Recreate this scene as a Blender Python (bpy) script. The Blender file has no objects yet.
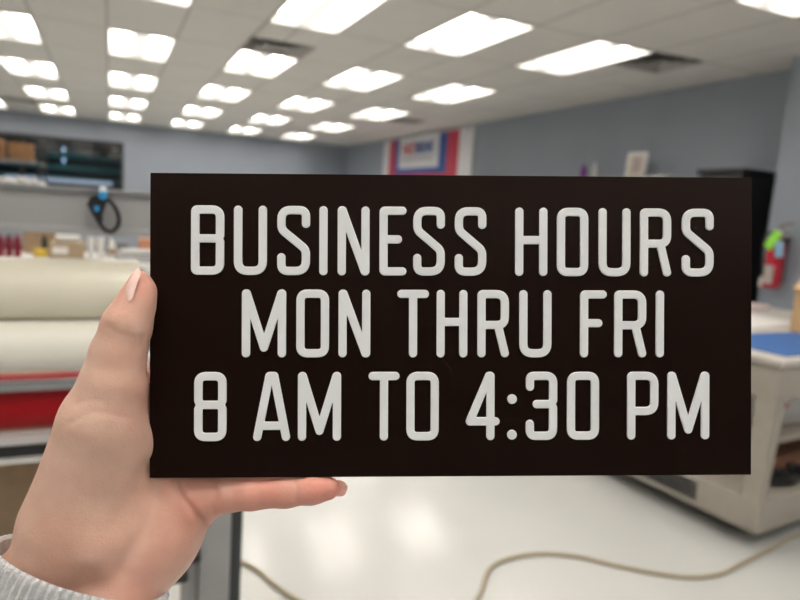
import bpy, bmesh, math, random
import numpy as np
from mathutils import Vector, Matrix
random.seed(4)
PI=math.pi
S=bpy.context.scene; COL=S.collection

# ------------------------------------------------------------------ helpers
def link(o,parent=None):
    COL.objects.link(o)
    if parent is not None: o.parent=parent
    return o
def tag(o,label=None,cat=None,group=None,kind=None):
    if label: o['label']=label
    if cat: o['category']=cat
    if group: o['group']=group
    if kind: o['kind']=kind
    return o
def empty(name,loc=(0,0,0),rz=0,label=None,cat=None,group=None):
    o=bpy.data.objects.new(name,None); o.location=loc; o.rotation_euler=(0,0,rz); o.empty_display_size=.1
    link(o); return tag(o,label,cat,group)
def copy_tree(o,parent=None):
    c=o.copy(); COL.objects.link(c); c.parent=parent
    for ch in list(o.children): copy_tree(ch,c)
    return c
def mat(name,col,rough=.5,metal=0,emit=None,estr=0,noise=0,nscale=8,bump=0,bscale=60,spec=.5,sss=0,coat=0,trans=0):
    m=bpy.data.materials.new(name); m.use_nodes=True; nt=m.node_tree; N=nt.nodes; b=N['Principled BSDF']
    b.inputs['Base Color'].default_value=(*col,1); b.inputs['Roughness'].default_value=rough
    b.inputs['Metallic'].default_value=metal; b.inputs['Specular IOR Level'].default_value=spec
    b.inputs['Coat Weight'].default_value=coat; b.inputs['Transmission Weight'].default_value=trans
    if emit: b.inputs['Emission Color'].default_value=(*emit,1); b.inputs['Emission Strength'].default_value=estr
    if sss:
        b.inputs['Subsurface Weight'].default_value=sss; b.inputs['Subsurface Radius'].default_value=(1,.35,.2); b.inputs['Subsurface Scale'].default_value=.006
    tc=N.new('ShaderNodeTexCoord')
    n=N.new('ShaderNodeTexNoise'); n.inputs['Scale'].default_value=nscale; n.inputs['Detail'].default_value=4
    nt.links.new(tc.outputs['Object'],n.inputs['Vector'])
    r=N.new('ShaderNodeValToRGB'); a=noise if noise else .02
    r.color_ramp.elements[0].position=.3; r.color_ramp.elements[1].position=.7
    r.color_ramp.elements[0].color=(*[c*(1-a) for c in col],1); r.color_ramp.elements[1].color=(*[min(1,c*(1+a)) for c in col],1)
    nt.links.new(n.outputs['Fac'],r.inputs[0]); nt.links.new(r.outputs[0],b.inputs['Base Color'])
    if bump:
        n2=N.new('ShaderNodeTexNoise'); n2.inputs['Scale'].default_value=bscale; n2.inputs['Detail'].default_value=3
        nt.links.new(tc.outputs['Object'],n2.inputs['Vector'])
        bp=N.new('ShaderNodeBump'); bp.inputs['Strength'].default_value=bump; bp.inputs['Distance'].default_value=.002
        nt.links.new(n2.outputs['Fac'],bp.inputs['Height']); nt.links.new(bp.outputs[0],b.inputs['Normal'])
    return m
class MB:
    def __init__(s): s.bm=bmesh.new()
    def box(s,x0,x1,y0,y1,z0,z1,bev=0,M=None):
        t=bmesh.new(); bmesh.ops.create_cube(t,size=1)
        for v in t.verts: v.co=Vector(((x0+x1)/2+v.co.x*(x1-x0),(y0+y1)/2+v.co.y*(y1-y0),(z0+z1)/2+v.co.z*(z1-z0)))
        if bev: bmesh.ops.bevel(t,geom=list(t.edges),offset=bev,segments=2,affect='EDGES',profile=.6)
        if M is not None: bmesh.ops.transform(t,matrix=M,verts=t.verts)
        s.add(t); return s
    def add(s,t):
        me=bpy.data.meshes.new('tmp'); t.to_mesh(me); t.free(); s.bm.from_mesh(me); bpy.data.meshes.remove(me)
    def lathe(s,prof,origin,axis=(0,0,1),n=40,M=None):
        """prof: list of (radius, height along the axis)"""
        t=bmesh.new(); q=Vector((0,0,1)).rotation_difference(Vector(axis).normalized()); rings=[]
        for r,h in prof:
            if r<1e-6: rings.append([t.verts.new(q@Vector((0,0,h))+Vector(origin))])
            else: rings.append([t.verts.new(q@Vector((r*math.cos(2*PI*k/n),r*math.sin(2*PI*k/n),h))+Vector(origin)) for k in range(n)])
        for A,B in zip(rings,rings[1:]):
            for k in range(n):
                k2=(k+1)%n
                if len(A)==1 and len(B)==1: continue
                if len(A)==1: t.faces.new((A[0],B[k],B[k2]))
                elif len(B)==1: t.faces.new((A[k],B[0],A[k2]))
                else: t.faces.new((A[k],A[k2],B[k2],B[k]))
        bmesh.ops.recalc_face_normals(t,faces=t.faces)
        if M is not None: bmesh.ops.transform(t,matrix=M,verts=t.verts)
        s.add(t); return s
    def cyl(s,p0,p1,r,n=32):
        p0=Vector(p0);p1=Vector(p1);L=(p1-p0).length;c=min(r*.1,L*.1)
        return s.lathe([(0,0),(r-c,0),(r,c),(r,L-c),(r-c,L),(0,L)],p0,p1-p0,n)
    def tube(s,pts,r,n=10,closed=False,smooth=6):
        P=[Vector(p) for p in pts]; Q=[]; m=len(P)
        rng=range(m if closed else m-1)
        for i in rng:
            g=lambda j:P[j%m] if closed else P[max(0,min(m-1,j))]
            a,b,c,d=g(i-1),g(i),g(i+1),g(i+2)
            for k in range(smooth):
                u=k/smooth; Q.append(.5*((2*b)+(c-a)*u+(2*a-5*b+4*c-d)*u*u+(3*b-a-3*c+d)*u**3))
        if not closed: Q.append(P[-1])
        t=bmesh.new(); rings=[]; up=Vector((.1,.2,1)).normalized(); M=len(Q)
        for i,p in enumerate(Q):
            T=((Q[(i+1)%M] if closed else Q[min(M-1,i+1)])-(Q[i-1] if closed else Q[max(0,i-1)])).normalized()
            x=T.cross(up)
            if x.length<1e-4: x=T.cross(Vector((1,0,0)))
            x.normalize(); y=x.cross(T).normalized(); up=y
            rings.append([t.verts.new(p+r*(x*math.cos(2*PI*k/n)+y*math.sin(2*PI*k/n))) for k in range(n)])
        for i in range(M if closed else M-1):
            A=rings[i];B=rings[(i+1)%M]
            for k in range(n): t.faces.new((A[k],A[(k+1)%n],B[(k+1)%n],B[k]))
        if not closed: t.faces.new(rings[0]); t.faces.new(rings[-1])
        bmesh.ops.recalc_face_normals(t,faces=t.faces); s.add(t); return s
    def prism(s,poly,axis,a0,a1,bev=0):
        """poly in the two other axes, extruded along axis 'x','y' or 'z'"""
        t=bmesh.new()
        def mk(p,a): return {'x':(a,p[0],p[1]),'y':(p[0],a,p[1]),'z':(p[0],p[1],a)}[axis]
        A=[t.verts.new(mk(p,a0)) for p in poly]; B=[t.verts.new(mk(p,a1)) for p in poly]
        t.faces.new(A); t.faces.new(B[::-1]); n=len(poly)
        for k in range(n): t.faces.new((A[k],A[(k+1)%n],B[(k+1)%n],B[k]))
        bmesh.ops.recalc_face_normals(t,faces=t.faces)
        if bev: bmesh.ops.bevel(t,geom=list(t.edges),offset=bev,segments=2,affect='EDGES')
        s.add(t); return s
    def build(s,name,m,parent=None,smooth=True):
        me=bpy.data.meshes.new(name); s.bm.to_mesh(me); s.bm.free(); me.materials.append(m)
        if smooth:
            me.shade_smooth()
            try: me.set_sharp_from_angle(angle=math.radians(35))
            except Exception: pass
        o=bpy.data.objects.new(name,me); link(o,parent); return o
def struct(name,mb,m,parent=None):
    o=mb.build(name,m,parent,smooth=False)
    if parent is None: o['kind']='structure'
    return o

def surface_nets(F,org,h):
    occ=F<0; nx,ny,nz=F.shape
    sl=[(slice(0,-1),slice(1,None))[b] for b in (0,1)]
    cs=[[ (sl[a],sl[b],sl[c]) for c in (0,1)] for a in (0,1) for b in (0,1)]
    c8={(a,b,c):(sl[a],sl[b],sl[c]) for a in (0,1) for b in (0,1) for c in (0,1)}
    cnt=sum(occ[i].astype(np.int8) for i in c8.values())
    mask=(cnt>0)&(cnt<8)
    I=np.argwhere(mask); idx=-np.ones(mask.shape,np.int64); idx[mask]=np.arange(len(I))
    pos=np.zeros((len(I),3)); n=np.zeros(len(I))
    val={k:F[I[:,0]+k[0],I[:,1]+k[1],I[:,2]+k[2]] for k in c8}
    for a in c8:
        for ax in range(3):
            if a[ax]==1: continue
            b=list(a); b[ax]=1; b=tuple(b)
            va,vb=val[a],val[b]; m=(va<0)!=(vb<0)
            t=np.where(m,va/np.where(m,va-vb,1),0)
            p=np.array(a,float)[None,:].repeat(len(I),0); p[:,ax]+=t
            pos+=p*m[:,None]; n+=m
    V=org+(I+pos/n[:,None])*h
    faces=[]
    for ax in range(3):
        a=[slice(None)]*3;b=[slice(None)]*3; a[ax]=slice(0,-1);b[ax]=slice(1,None)
        o0=occ[tuple(a)];o1=occ[tuple(b)]
        E=np.argwhere(o0!=o1); u,v=(ax+1)%3,(ax+2)%3
        ok=(E[:,u]>0)&(E[:,v]>0)&(E[:,u]<F.shape[u]-1)&(E[:,v]<F.shape[v]-1); E=E[ok]
        s=o0[E[:,0],E[:,1],E[:,2]]
        def g(du,dv):
            e=E.copy(); e[:,u]+=du; e[:,v]+=dv; return idx[e[:,0],e[:,1],e[:,2]]
        q=np.stack([g(-1,-1),g(0,-1),g(0,0),g(-1,0)],1)
        q=np.where(s[:,None],q,q[:,::-1]); faces.append(q)
    return V,np.concatenate(faces)
def mesh_np(name,V,Fc,m):
    me=bpy.data.meshes.new(name); me.from_pydata(V.tolist(),[],Fc.tolist()); me.materials.append(m); me.shade_smooth(); me.update(); return me

# ------------------------------------------------------------------ camera
FPX=643.0; CZ=1.45
R=Matrix(((0.91136914,-0.003105,-0.41157824),(-0.4060442,0.15681707,-0.90029801),(0.06733792,0.98762278,0.14165747)))
CM=Matrix.Translation((0,0,CZ))@R.to_4x4()
cd=bpy.data.cameras.new('camera'); cam=bpy.data.objects.new('camera',cd); link(cam)
cam.matrix_world=CM; cd.sensor_width=36; cd.lens=FPX/800*36; cd.clip_start=.02
cd.dof.use_dof=True; cd.dof.focus_distance=.325; cd.dof.aperture_fstop=8.0
S.camera=cam
def cp(u,v,d):            # point in camera frame, metres, at depth d
    return Vector(((u-400)*d/FPX,(300-v)*d/FPX,-d))
def wp(u,v,d): return CM@cp(u,v,d)

# ------------------------------------------------------------------ materials
M_wall=mat('grey_wall_paint',(.30,.335,.385),.6,noise=.04,nscale=1.5,bump=.1,bscale=200)
M_skirt=mat('black_rubber',(.03,.03,.032),.5)
M_black=mat('black_plastic',(.012,.012,.013),.35)
M_white=mat('white_paint',(.8,.79,.77),.4)
M_grey=mat('light_grey_metal',(.33,.33,.33),.4,noise=.03)
M_midgrey=mat('mid_grey_metal',(.16,.165,.17),.45)
M_dark=mat('dark_grey_metal',(.03,.034,.036),.5)
M_silver=mat('aluminium',(.32,.33,.34),.35,metal=.7)
M_cream=mat('cream_vinyl',(.74,.70,.58),.3,noise=.02,coat=.15)
M_ivory=mat('ivory_vinyl',(.80,.78,.70),.28,noise=.02,coat=.15)
M_red=mat('red_vinyl',(.34,.004,.008),.5,spec=.2)
M_card=mat('cardboard',(.33,.23,.14),.8,noise=.1,nscale=20)
M_brownbox=mat('brown_cardboard',(.25,.13,.055),.8,noise=.15,nscale=20)
M_beige=mat('beige_metal',(.36,.325,.28),.5,noise=.04,nscale=14)
M_paper=mat('paper',(.68,.67,.65),.7)
M_yellow=mat('yellow_plastic',(.65,.45,.06),.5)
M_blue=mat('blue_mat',(.028,.11,.33),.6,noise=.1,nscale=30)

# floor: poured epoxy, glossy with faint scuffs
def floor_mat():
    m=mat('epoxy_floor',(.56,.565,.55),.22,noise=.035,nscale=1.2,bump=.05,bscale=5,coat=.3)
    nt=m.node_tree;N=nt.nodes;b=N['Principled BSDF']
    tc=N.new('ShaderNodeTexCoord');n=N.new('ShaderNodeTexNoise');n.inputs['Scale'].default_value=2.2;n.inputs['Detail'].default_value=6
    nt.links.new(tc.outputs['Object'],n.inputs['Vector'])
    mr=N.new('ShaderNodeMapRange');mr.inputs[1].default_value=.35;mr.inputs[2].default_value=.7;mr.inputs[3].default_value=.20;mr.inputs[4].default_value=.26
    nt.links.new(n.outputs['Fac'],mr.inputs[0]);nt.links.new(mr.outputs[0],b.inputs['Roughness'])
    b.inputs['Coat Roughness'].default_value=.12
    return m
M_floor=floor_mat()
# ceiling tiles 2x4 ft with thin darker lines for the grid
CX0=.272; CY0=4.95; TX=.603; TY=1.22
def ceil_mat():
    m=mat('ceiling_tile',(.68,.66,.625),.85,noise=.03,nscale=3,bump=.3,bscale=150)
    nt=m.node_tree;N=nt.nodes;L=nt.links;b=N['Principled BSDF']
    src=b.inputs['Base Color'].links[0].from_socket
    tc=N.new('ShaderNodeTexCoord');sx=N.new('ShaderNodeSeparateXYZ');L.new(tc.outputs['Object'],sx.inputs[0])
    def line(out,c0,T,w):
        a=N.new('ShaderNodeMath');a.operation='SUBTRACT';L.new(out,a.inputs[0]);a.inputs[1].default_value=c0-T/2
        d=N.new('ShaderNodeMath');d.operation='PINGPONG';L.new(a.outputs[0],d.inputs[0]);d.inputs[1].default_value=T/2
        l=N.new('ShaderNodeMath');l.operation='LESS_THAN';L.new(d.outputs[0],l.inputs[0]);l.inputs[1].default_value=w;return l
    lx=line(sx.outputs[0],CX0,TX,.011);ly=line(sx.outputs[1],CY0,TY,.011)
    mx=N.new('ShaderNodeMath');mx.operation='MAXIMUM';L.new(lx.outputs[0],mx.inputs[0]);L.new(ly.outputs[0],mx.inputs[1])
    mix=N.new('ShaderNodeMix');mix.data_type='RGBA';L.new(mx.outputs[0],mix.inputs['Factor']);L.new(src,mix.inputs['A']);mix.inputs['B'].default_value=(.44,.42,.39,1)
    L.new(mix.outputs['Result'],b.inputs['Base Color']);return m
M_ceil=ceil_mat()

# ------------------------------------------------------------------ room
X0,X1,Y0,Y1,H=-6.0,5.5,-5.0,15.9,2.9
struct('floor',MB().box(X0,X1+.2,Y0,Y1+4,-.1,0),M_floor)
# ceiling grid with openings for fixtures
lights=[]
for i in range(-2,4):
    for yc in (-2.36,.08,2.52,4.96,7.40,9.86,12.30,14.74):
        lights.append((CX0+2*TX*i,yc))
def snapy(y): return CY0+TY*round((y-CY0)/TY)
lights=[(x,snapy(y)) for x,y in lights]
vents=[(CX0+.61*2,snapy(6.3)),(CX0+.61*7,snapy(4.9)),(CX0+.61*7,snapy(9.9)),(CX0-.61*3,snapy(13.6))]
holes={(round((x-CX0)/TX),round((y-CY0)/TY)) for x,y in lights+vents}
bm=bmesh.new(); vc={}
def cv(x,y,z=H):
    k=(round(x,4),round(y,4),z)
    if k not in vc: vc[k]=bm.verts.new((x,y,z))
    return vc[k]
for i in range(-11,10):
    for j in range(-9,10):
        xa,xb=CX0+TX*(i-.5),CX0+TX*(i+.5);ya,yb=CY0+TY*(j-.5),CY0+TY*(j+.5)
        xa,xb=max(xa,X0),min(xb,X1+.1);ya,yb=max(ya,Y0),min(yb,Y1+.1)
        if xb-xa<.01 or yb-ya<.01 or (i,j) in holes: continue
        f=bm.faces.new((cv(xa,ya),cv(xa,yb),cv(xb,yb),cv(xb,ya)))
mb=MB(); mb.bm.free(); mb.bm=bm; struct('ceiling',mb,M_ceil)
struct('wall_left',MB().box(X0-.15,X0,Y0,Y1,0,H+.1),M_wall)
struct('wall_rear',MB().box(X0-.15,X1+.15,Y0-.15,Y0,0,H+.1),M_wall)
struct('wall_right',MB().box(X1,X1+.15,3.76,Y1,0,H+.1).box(5.12,5.65,Y0,3.76,0,H+.1),M_wall)
WX0,WX1,WZ0,WZ1=-3.6,.24,1.46,2.41
mb=MB().box(X0-.15,WX0,Y1,Y1+.12,0,H+.1).box(WX1,X1+.15,Y1,Y1+.12,0,H+.1).box(WX0,WX1,Y1,Y1+.12,0,WZ0).box(WX0,WX1,Y1,Y1+.12,WZ1,H+.1)
struct('wall_back',mb,M_wall)
struct('baseboard_back',MB().box(X0,X1,Y1-.012,Y1,0,.1),M_skirt)
struct('baseboard_right',MB().box(X1-.012,X1,3.76,Y1,0,.1).box(5.108,5.12,Y0,3.76,0,.1),M_skirt)
# interior window with a dark store room beyond
win=MB().box(WX0-.03,WX1+.03,Y1-.03,Y1+.1,WZ0-.04,WZ0+.035,.004).box(WX0-.03,WX1+.03,Y1-.03,Y1+.1,WZ1-.035,WZ1+.04,.004).box(WX0-.03,WX0+.035,Y1-.028,Y1+.1,WZ0,WZ1).box(WX1-.035,WX1+.03,Y1-.028,Y1+.1,WZ0,WZ1).box(-1.72,-1.67,Y1-.028,Y1+.1,WZ0,WZ1)
w=struct('window_1',win,M_black)
M_glass=mat('window_glass',(.55,.6,.6),.03,spec=.6); g=M_glass.node_tree.nodes['Principled BSDF']; g.inputs['Transmission Weight'].default_value=1
pn=MB().box(WX0,WX1,Y1+.03,Y1+.036,WZ0,WZ1).build('pane',M_glass,w,False)
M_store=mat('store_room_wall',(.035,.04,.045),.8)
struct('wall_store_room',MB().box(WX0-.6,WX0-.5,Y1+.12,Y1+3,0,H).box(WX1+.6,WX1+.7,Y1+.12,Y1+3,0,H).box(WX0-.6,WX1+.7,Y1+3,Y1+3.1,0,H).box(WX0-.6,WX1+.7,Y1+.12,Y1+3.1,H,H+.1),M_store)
M_teal=mat('teal_shelf',(.11,.36,.33),.5)
rk=empty('storage_rack',(-1.4,Y1+1.6,0),0,'dark teal storage rack behind the glass of the black framed window','rack')
for z in (.6,1.15,1.60,1.86,2.13): MB().box(-2.1,1.85,-.25,.25,z-.045,z+.045,.004).build('shelf',M_teal,rk)
for x in (-2.1,-.1,1.85):
    for y in (-.25,.25): MB().box(x-.03,x+.03,y-.03,y+.03,0,2.3).build('post',M_dark,rk)
def simple(name,mb,m,label,cat,group=None):
    return tag(mb.build(name,m),label,cat,group)
M_blue_glow=mat('pale_blue_glow',(.85,.87,.95),.4,emit=(.65,.75,1),estr=.5)  # emission gives the pale blue band its glow
t=empty('glow_strip',(-1.0,Y1+.9,0),0,'long glowing strip standing in for pale blue light in the black framed window','glowing strip')  # glowing box added as stand-in for the pale blue light band in the window
MB().box(-1.1,1.05,-.3,.3,1.50,1.585,.01).build('glow_slab',M_blue_glow,t); MB().box(-1.08,1.03,-.28,.28,1.38,1.50).build('glow_slab_base',M_dark,t)
for x in (-1,.95): MB().box(x-.03,x+.03,-.2,.2,0,1.38).build('leg',M_dark,t)
t=empty('ceiling_light',(-1.0,Y1+1.9,2.75),0,'added fill lamp brightening the dark room behind the far window','ceiling light')  # added lamp, there only to brighten the teal shelves
MB().box(-1.2,1.2,-.05,.05,.02,.15,.01).build('housing',M_grey,t);MB().cyl((-1.15,0,0),(1.15,0,0),.02,12).build('fill_tube',mat('fill_tube_glow',(1,1,1),.4,emit=(.85,.95,1),estr=9),t)
M_led=mat('blue_led',(.6,.8,1),.4,emit=(.45,.7,1),estr=1.6)
for z,lb in ((2.27,'upper of the two small blue lights glowing behind the far window'),(2.02,'lower of the two small blue lights glowing behind the far window')):
    simple('indicator_light',MB().lathe([(0,-.05),(.03,-.045),(.032,0),(.02,.03),(0,.032)],(-.98,Y1+1.2,z),(0,0,1),16).box(-.985,-.975,Y1+1.2,Y1+1.34,z-.005,z+.005),M_led,lb,'light','small blue lights behind the window')
for x,wd,lb in ((-.72,.2,'pale folded pile left of another on the rack behind the window'),(-.38,.16,'pale folded pile in the middle of the rack behind the window'),(.1,.14,'pale folded pile at the right end of the rack behind the window')):
    mb=MB()
    for k in range(4): mb.box(x-wd+.02*(k%2),x+wd-.03*((k+1)%2),Y1+1.4,Y1+1.75,2.176+k*.03,2.2+k*.03,.006)
    simple('folded_pile',mb,M_paper,lb,'folded pile','pale piles on the rack behind the window')

# ------------------------------------------------------------------ ceiling lights
M_tray=mat('fixture_reflector',(.68,.67,.65),.5,spec=.2)
M_lens=mat('fixture_lens',(1,1,1),.4,emit=(1,.945,.87),estr=8.0)
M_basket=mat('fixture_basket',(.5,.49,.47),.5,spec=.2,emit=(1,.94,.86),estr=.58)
def make_light():
    e=empty('ceiling_light')
    a,b=.3,.61
    # rim
    MB().box(-a,a,-b,-b+.018,-.012,.012,.002).box(-a,a,b-.018,b,-.012,.012,.002).box(-a,-a+.018,-b,b,-.012,.012,.002).box(a-.018,a,-b,b,-.012,.012,.002).build('frame',M_tray,e)
    # recessed tray: sloping sides and a flat back
    bm=bmesh.new();lo=[bm.verts.new(p) for p in ((-a+.01,-b+.01,0),(a-.01,-b+.01,0),(a-.01,b-.01,0),(-a+.01,b-.01,0))]
    hi=[bm.verts.new(p) for p in ((-a+.05,-b+.05,.10),(a-.05,-b+.05,.10),(a-.05,b-.05,.10),(-a+.05,b-.05,.10))]
    for k in range(4): bm.faces.new((lo[k],lo[(k+1)%4],hi[(k+1)%4],hi[k]))
    bm.faces.new(hi); m=MB(); m.bm.free(); m.bm=bm; m.build('reflector_tray',M_tray,e,False)
    for s in (-1,1):      # two barrel lenses
        pr=[]
        for k in range(9):
            th=PI*k/8; pr.append((s*.17+.068*math.cos(th),.09-.05*math.sin(th)))
        MB().prism(pr,'y',-b+.07,b-.07).build('lens',M_lens,e)
    MB().prism([(-.075,.085),(-.058,.024),(-.03,.012),(.03,.012),(.058,.024),(.075,.085)],'y',-b+.03,b-.03).build('centre_baffle',M_basket,e)
    return e
proto=make_light()
rown={4.96:'second nearest row',7.40:'third nearest row',9.84:'fourth nearest row',12.28:'fifth nearest row',14.72:'farthest row',2.52:'nearest row'}
coln={-1:'leftmost column',0:'second column from left',1:'third column from left',2:'fourth column from left',3:'rightmost column'}
first=True
for x,y in lights:
    i=round((x-CX0)/(2*TX))
    seen=(y>4 and i>=-1) or (abs(y-2.52)<.1 and i==3) 
    o=proto if first else copy_tree(proto); first=False
    o.location=(x,y,H)
    if seen:
        rr=min(rown,key=lambda k:abs(k-y))
        if i==3 or True:
            lb='bright ceiling troffer in the %s, in the %s'%(coln[i],rown[rr])
        tag(o,lb,'ceiling light','ceiling troffers')
    else: tag(o,'ceiling troffer overhead, outside the picture','ceiling light','ceiling troffers overhead')
# vents
M_vent=mat('vent_metal',(.36,.34,.32),.5)
vl=['square louvred air vent beside the second nearest light of the third column','square louvred air vent right of the nearest rightmost light, by the right wall','small dark air vent in the ceiling above the banner','dark air vent in the far left corner of the ceiling']
for (x,y),lb in zip(vents,vl):
    e=empty('ceiling_vent',(x,y,H),0,lb,'air vent','ceiling vents')
    sgn=-1 if x>4 and y<6 else 1
    MB().box(-.30,.30,-.61 if sgn>0 else -.01,.01 if sgn>0 else .61,-.001,.02).build('tile_panel',M_ceil,e)
    MB().box(-.30,.30,.31*sgn-.3,.31*sgn+.3,.12,.14).build('duct',M_midgrey,e)
    for k in range(4):
        a=.30-.065*k; c=a-.05
        bm=bmesh.new();A=[bm.verts.new((p[0],p[1]+.31*sgn,p[2])) for p in ((-a,-a,0),(a,-a,0),(a,a,0),(-a,a,0))];B=[bm.verts.new((p[0],p[1]+.31*sgn,p[2])) for p in ((-c,-c,.035),(c,-c,.035),(c,c,.035),(-c,c,.035))]
        for q in range(4): bm.faces.new((A[q],A[(q+1)%4],B[(q+1)%4],B[q]))
        m=MB();m.bm.free();m.bm=bm;m.build('louvre',M_vent,e,False)

# ------------------------------------------------------------------ banner on the right wall
M_bw=mat('banner_white',(.72,.72,.74),.5);M_bb=mat('banner_blue',(.03,.10,.36),.5);M_br=mat('banner_red',(.55,.03,.07),.5);M_bt=mat('banner_text_red',(.62,.14,.14),.5);M_bg=mat('banner_text_grey',(.33,.32,.34),.6)
bn=empty('banner',(5.47,11.45,2.03),-PI/2,'red, white and blue banner hung high on the right wall','banner')
def wavy(name,x0,x1,z0,z1,y,m,n=24,th=.004):
    bm=bmesh.new()
    def yy(x): return y-.008*math.sin(x*5.)
    F=[];B=[]
    for k in range(n+1):
        x=x0+(x1-x0)*k/n
        F.append((bm.verts.new((x,yy(x),z0)),bm.verts.new((x,yy(x),z1))));B.append((bm.verts.new((x,yy(x)+th,z0)),bm.verts.new((x,yy(x)+th,z1))))
    for k in range(n):
        bm.faces.new((F[k][0],F[k+1][0],F[k+1][1],F[k][1]));bm.faces.new((B[k][0],B[k][1],B[k+1][1],B[k+1][0]))
        bm.faces.new((F[k][1],F[k+1][1],B[k+1][1],B[k][1]));bm.faces.new((F[k][0],B[k][0],B[k+1][0],F[k+1][0]))
    bm.faces.new((F[0][0],F[0][1],B[0][1],B[0][0]));bm.faces.new((F[-1][0],B[-1][0],B[-1][1],F[-1][1]))
    m_=MB();m_.bm.free();m_.bm=bm;return m_.build(name,m,bn)
# local x runs toward the camera end (right in the picture)
HB=.84
wavy('banner_cloth',-1.9,1.97,-.35,HB,0,M_bw,40)
wavy('red_border',-1.58,1.50,-.35,HB-.02,-.006,M_br,40)
wavy('blue_border',-1.22,1.06,.10,HB-.03,-.012,M_bb,40)
wavy('white_panel',-.98,.76,.21,HB-.02,-.018,M_bw,40)
def text(name,s,size,loc,m,parent,bold=.0):
    c=bpy.data.curves.new('txt','FONT');c.body=s;c.size=size;c.extrude=.002;c.align_x='CENTER';c.align_y='CENTER';c.offset=bold
    o=bpy.data.objects.new('txt',c);COL.objects.link(o);dg=bpy.context.evaluated_depsgraph_get();me=bpy.data.meshes.new_from_object(o.evaluated_get(dg));bpy.data.objects.remove(o)
    me.materials.clear();me.materials.append(m);ob=bpy.data.objects.new(name,me);link(ob,parent);ob.location=loc;ob.rotation_euler=(PI/2,0,0);return ob
text('lettering','FAST',.28,(-.52,-.033,.58),M_bt,bn,.008)
text('lettering','SIGNS',.28,(.18,-.033,.58),M_bb,bn,.008)
text('lettering','More than fast. More than signs.',.105,(-.13,-.033,.40),M_bg,bn)
for x in (-1.8,1.8): MB().cyl((x,.005,HB-.04),(x,-.015,HB-.04),.02,12).build('grommet',M_dark,bn)

# ------------------------------------------------------------------ right side: black cabinet, ledge, extinguisher
cb=empty('storage_cabinet',(5.215,4.16,0),0,'tall black storage cabinet in the corner behind the extinguisher','cabinet')
MB().box(-.27,.27,-.21,.21,.06,1.94,.006).build('carcass',M_black,cb)
MB().box(-.30,.28,-.24,.24,1.94,1.985,.008).build('top_panel',M_black,cb)
MB().box(-.27,.27,-.20,.20,0,.06).build('plinth',M_dark,cb)
for y in (-.105,.105): 
    d=MB().box(-.288,-.270,y-.1,y+.1,.08,1.92,.004).build('door',M_black,cb)
    MB().cyl((-.305,y-.08*(1 if y>0 else -1),.95),(-.305,y-.08*(1 if y>0 else -1),1.1),.007,12).build('handle',M_silver,d)
ld=empty('shelf_unit',(5.22,7.0,0),0,'long grey shelf unit along the right wall','shelf unit')
for y in (-2.2,-.75,.75,2.2): MB().box(-.27,.27,y-.015,y+.015,0,1.9,.002).build('side_panel',M_grey,ld)
for z in (.1,.6,1.05,1.5): MB().box(-.27,.27,-2.185,2.185,z,z+.03,.002).build('shelf',M_grey,ld)
MB().box(-.28,.28,-2.25,2.25,1.9,1.93,.003).build('top_panel',M_grey,ld)
MB().box(.255,.27,-2.185,2.185,.13,1.9).build('back_panel',M_midgrey,ld)
M_purple=mat('purple_plastic',(.22,.02,.30),.4)
def bottle(x,y,z,r,h,m,lb,mc):
    e=empty('bottle',(x,y,z),0,lb,'bottle')
    MB().lathe([(0,0),(r*.95,0),(r,.006),(r,h*.72),(r*.5,h*.82),(r*.5,h*.86),(0,h*.86)],(0,0,0),n=24).build('body',m,e)
    MB().lathe([(0,h*.84),(r*.6,h*.84),(r*.6,h),(0,h)],(0,0,0),n=20).build('cap',mc,e)
bottle(5.25,6.38,1.93,.038,.185,M_purple,'purple bottle standing on top of the long shelf unit',M_purple)
bottle(5.25,6.18,1.93,.028,.20,M_paper,'slim white bottle standing right of the purple one',M_white)
# framed print
fr=empty('picture_frame',(5.25,5.53,1.93),math.radians(-72),'small leaning picture in a pale frame on the shelf unit','picture')
MX=Matrix.Rotation(math.radians(-8),4,'X')
M_tanf=mat('pale_wood',(.62,.56,.44),.5); M_print=mat('print',(.52,.42,.42),.6,noise=.3,nscale=12)
MB().box(-.115,-.085,-.015,.015,.005,.30,.002,MX).box(.085,.115,-.015,.015,.005,.30,.002,MX).box(-.115,.115,-.015,.015,.27,.30,.002,MX).box(-.115,.115,-.015,.015,.005,.035,.002,MX).build('frame',M_white,fr)
MB().box(-.09,.09,.0,.008,.02,.28,0,MX).build('mount',M_tanf,fr)
MB().box(-.045,.045,-.004,.0,.07,.24,0,MX).build('print',M_print,fr)
simple('paper_stack',MB().box(5.13,5.38,4.92,5.25,1.93,1.945,.002).box(5.14,5.37,4.93,5.26,1.945,1.958,.002),M_paper,'low stack of white paper on the shelf unit nearest the cabinet','paper stack')

# fire extinguisher on the nearer wall
fx=empty('fire_extinguisher',(5.02,3.585,1.0),0,'red fire extinguisher hanging on the grey wall beside the black cabinet','fire extinguisher')
M_exr=mat('extinguisher_red',(.50,.012,.03),.25,coat=.5);M_lbl=mat('label_white',(.75,.73,.68),.5);M_green=mat('green_tag',(.30,.78,.06),.5,noise=.05);M_brownh=mat('handle_bronze',(.22,.17,.13),.4);M_lblue=mat('pale_blue_tag',(.25,.48,.68),.5)
MB().lathe([(0,0),(.055,0),(.066,.008),(.068,.02),(.068,.33),(.060,.37),(.040,.395),(.020,.405),(.020,.43),(0,.43)],(0,0,0),n=40).build('cylinder',M_exr,fx)
bm=bmesh.new();n=14;A=[];B=[]
for k in range(n+1):
    th=2.35+1.45*k/n; A.append(bm.verts.new((.0695*math.cos(th),.0695*math.sin(th),.035)));B.append(bm.verts.new((.0695*math.cos(th),.0695*math.sin(th),.19)))
for k in range(n): bm.faces.new((A[k],A[k+1],B[k+1],B[k]))
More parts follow.
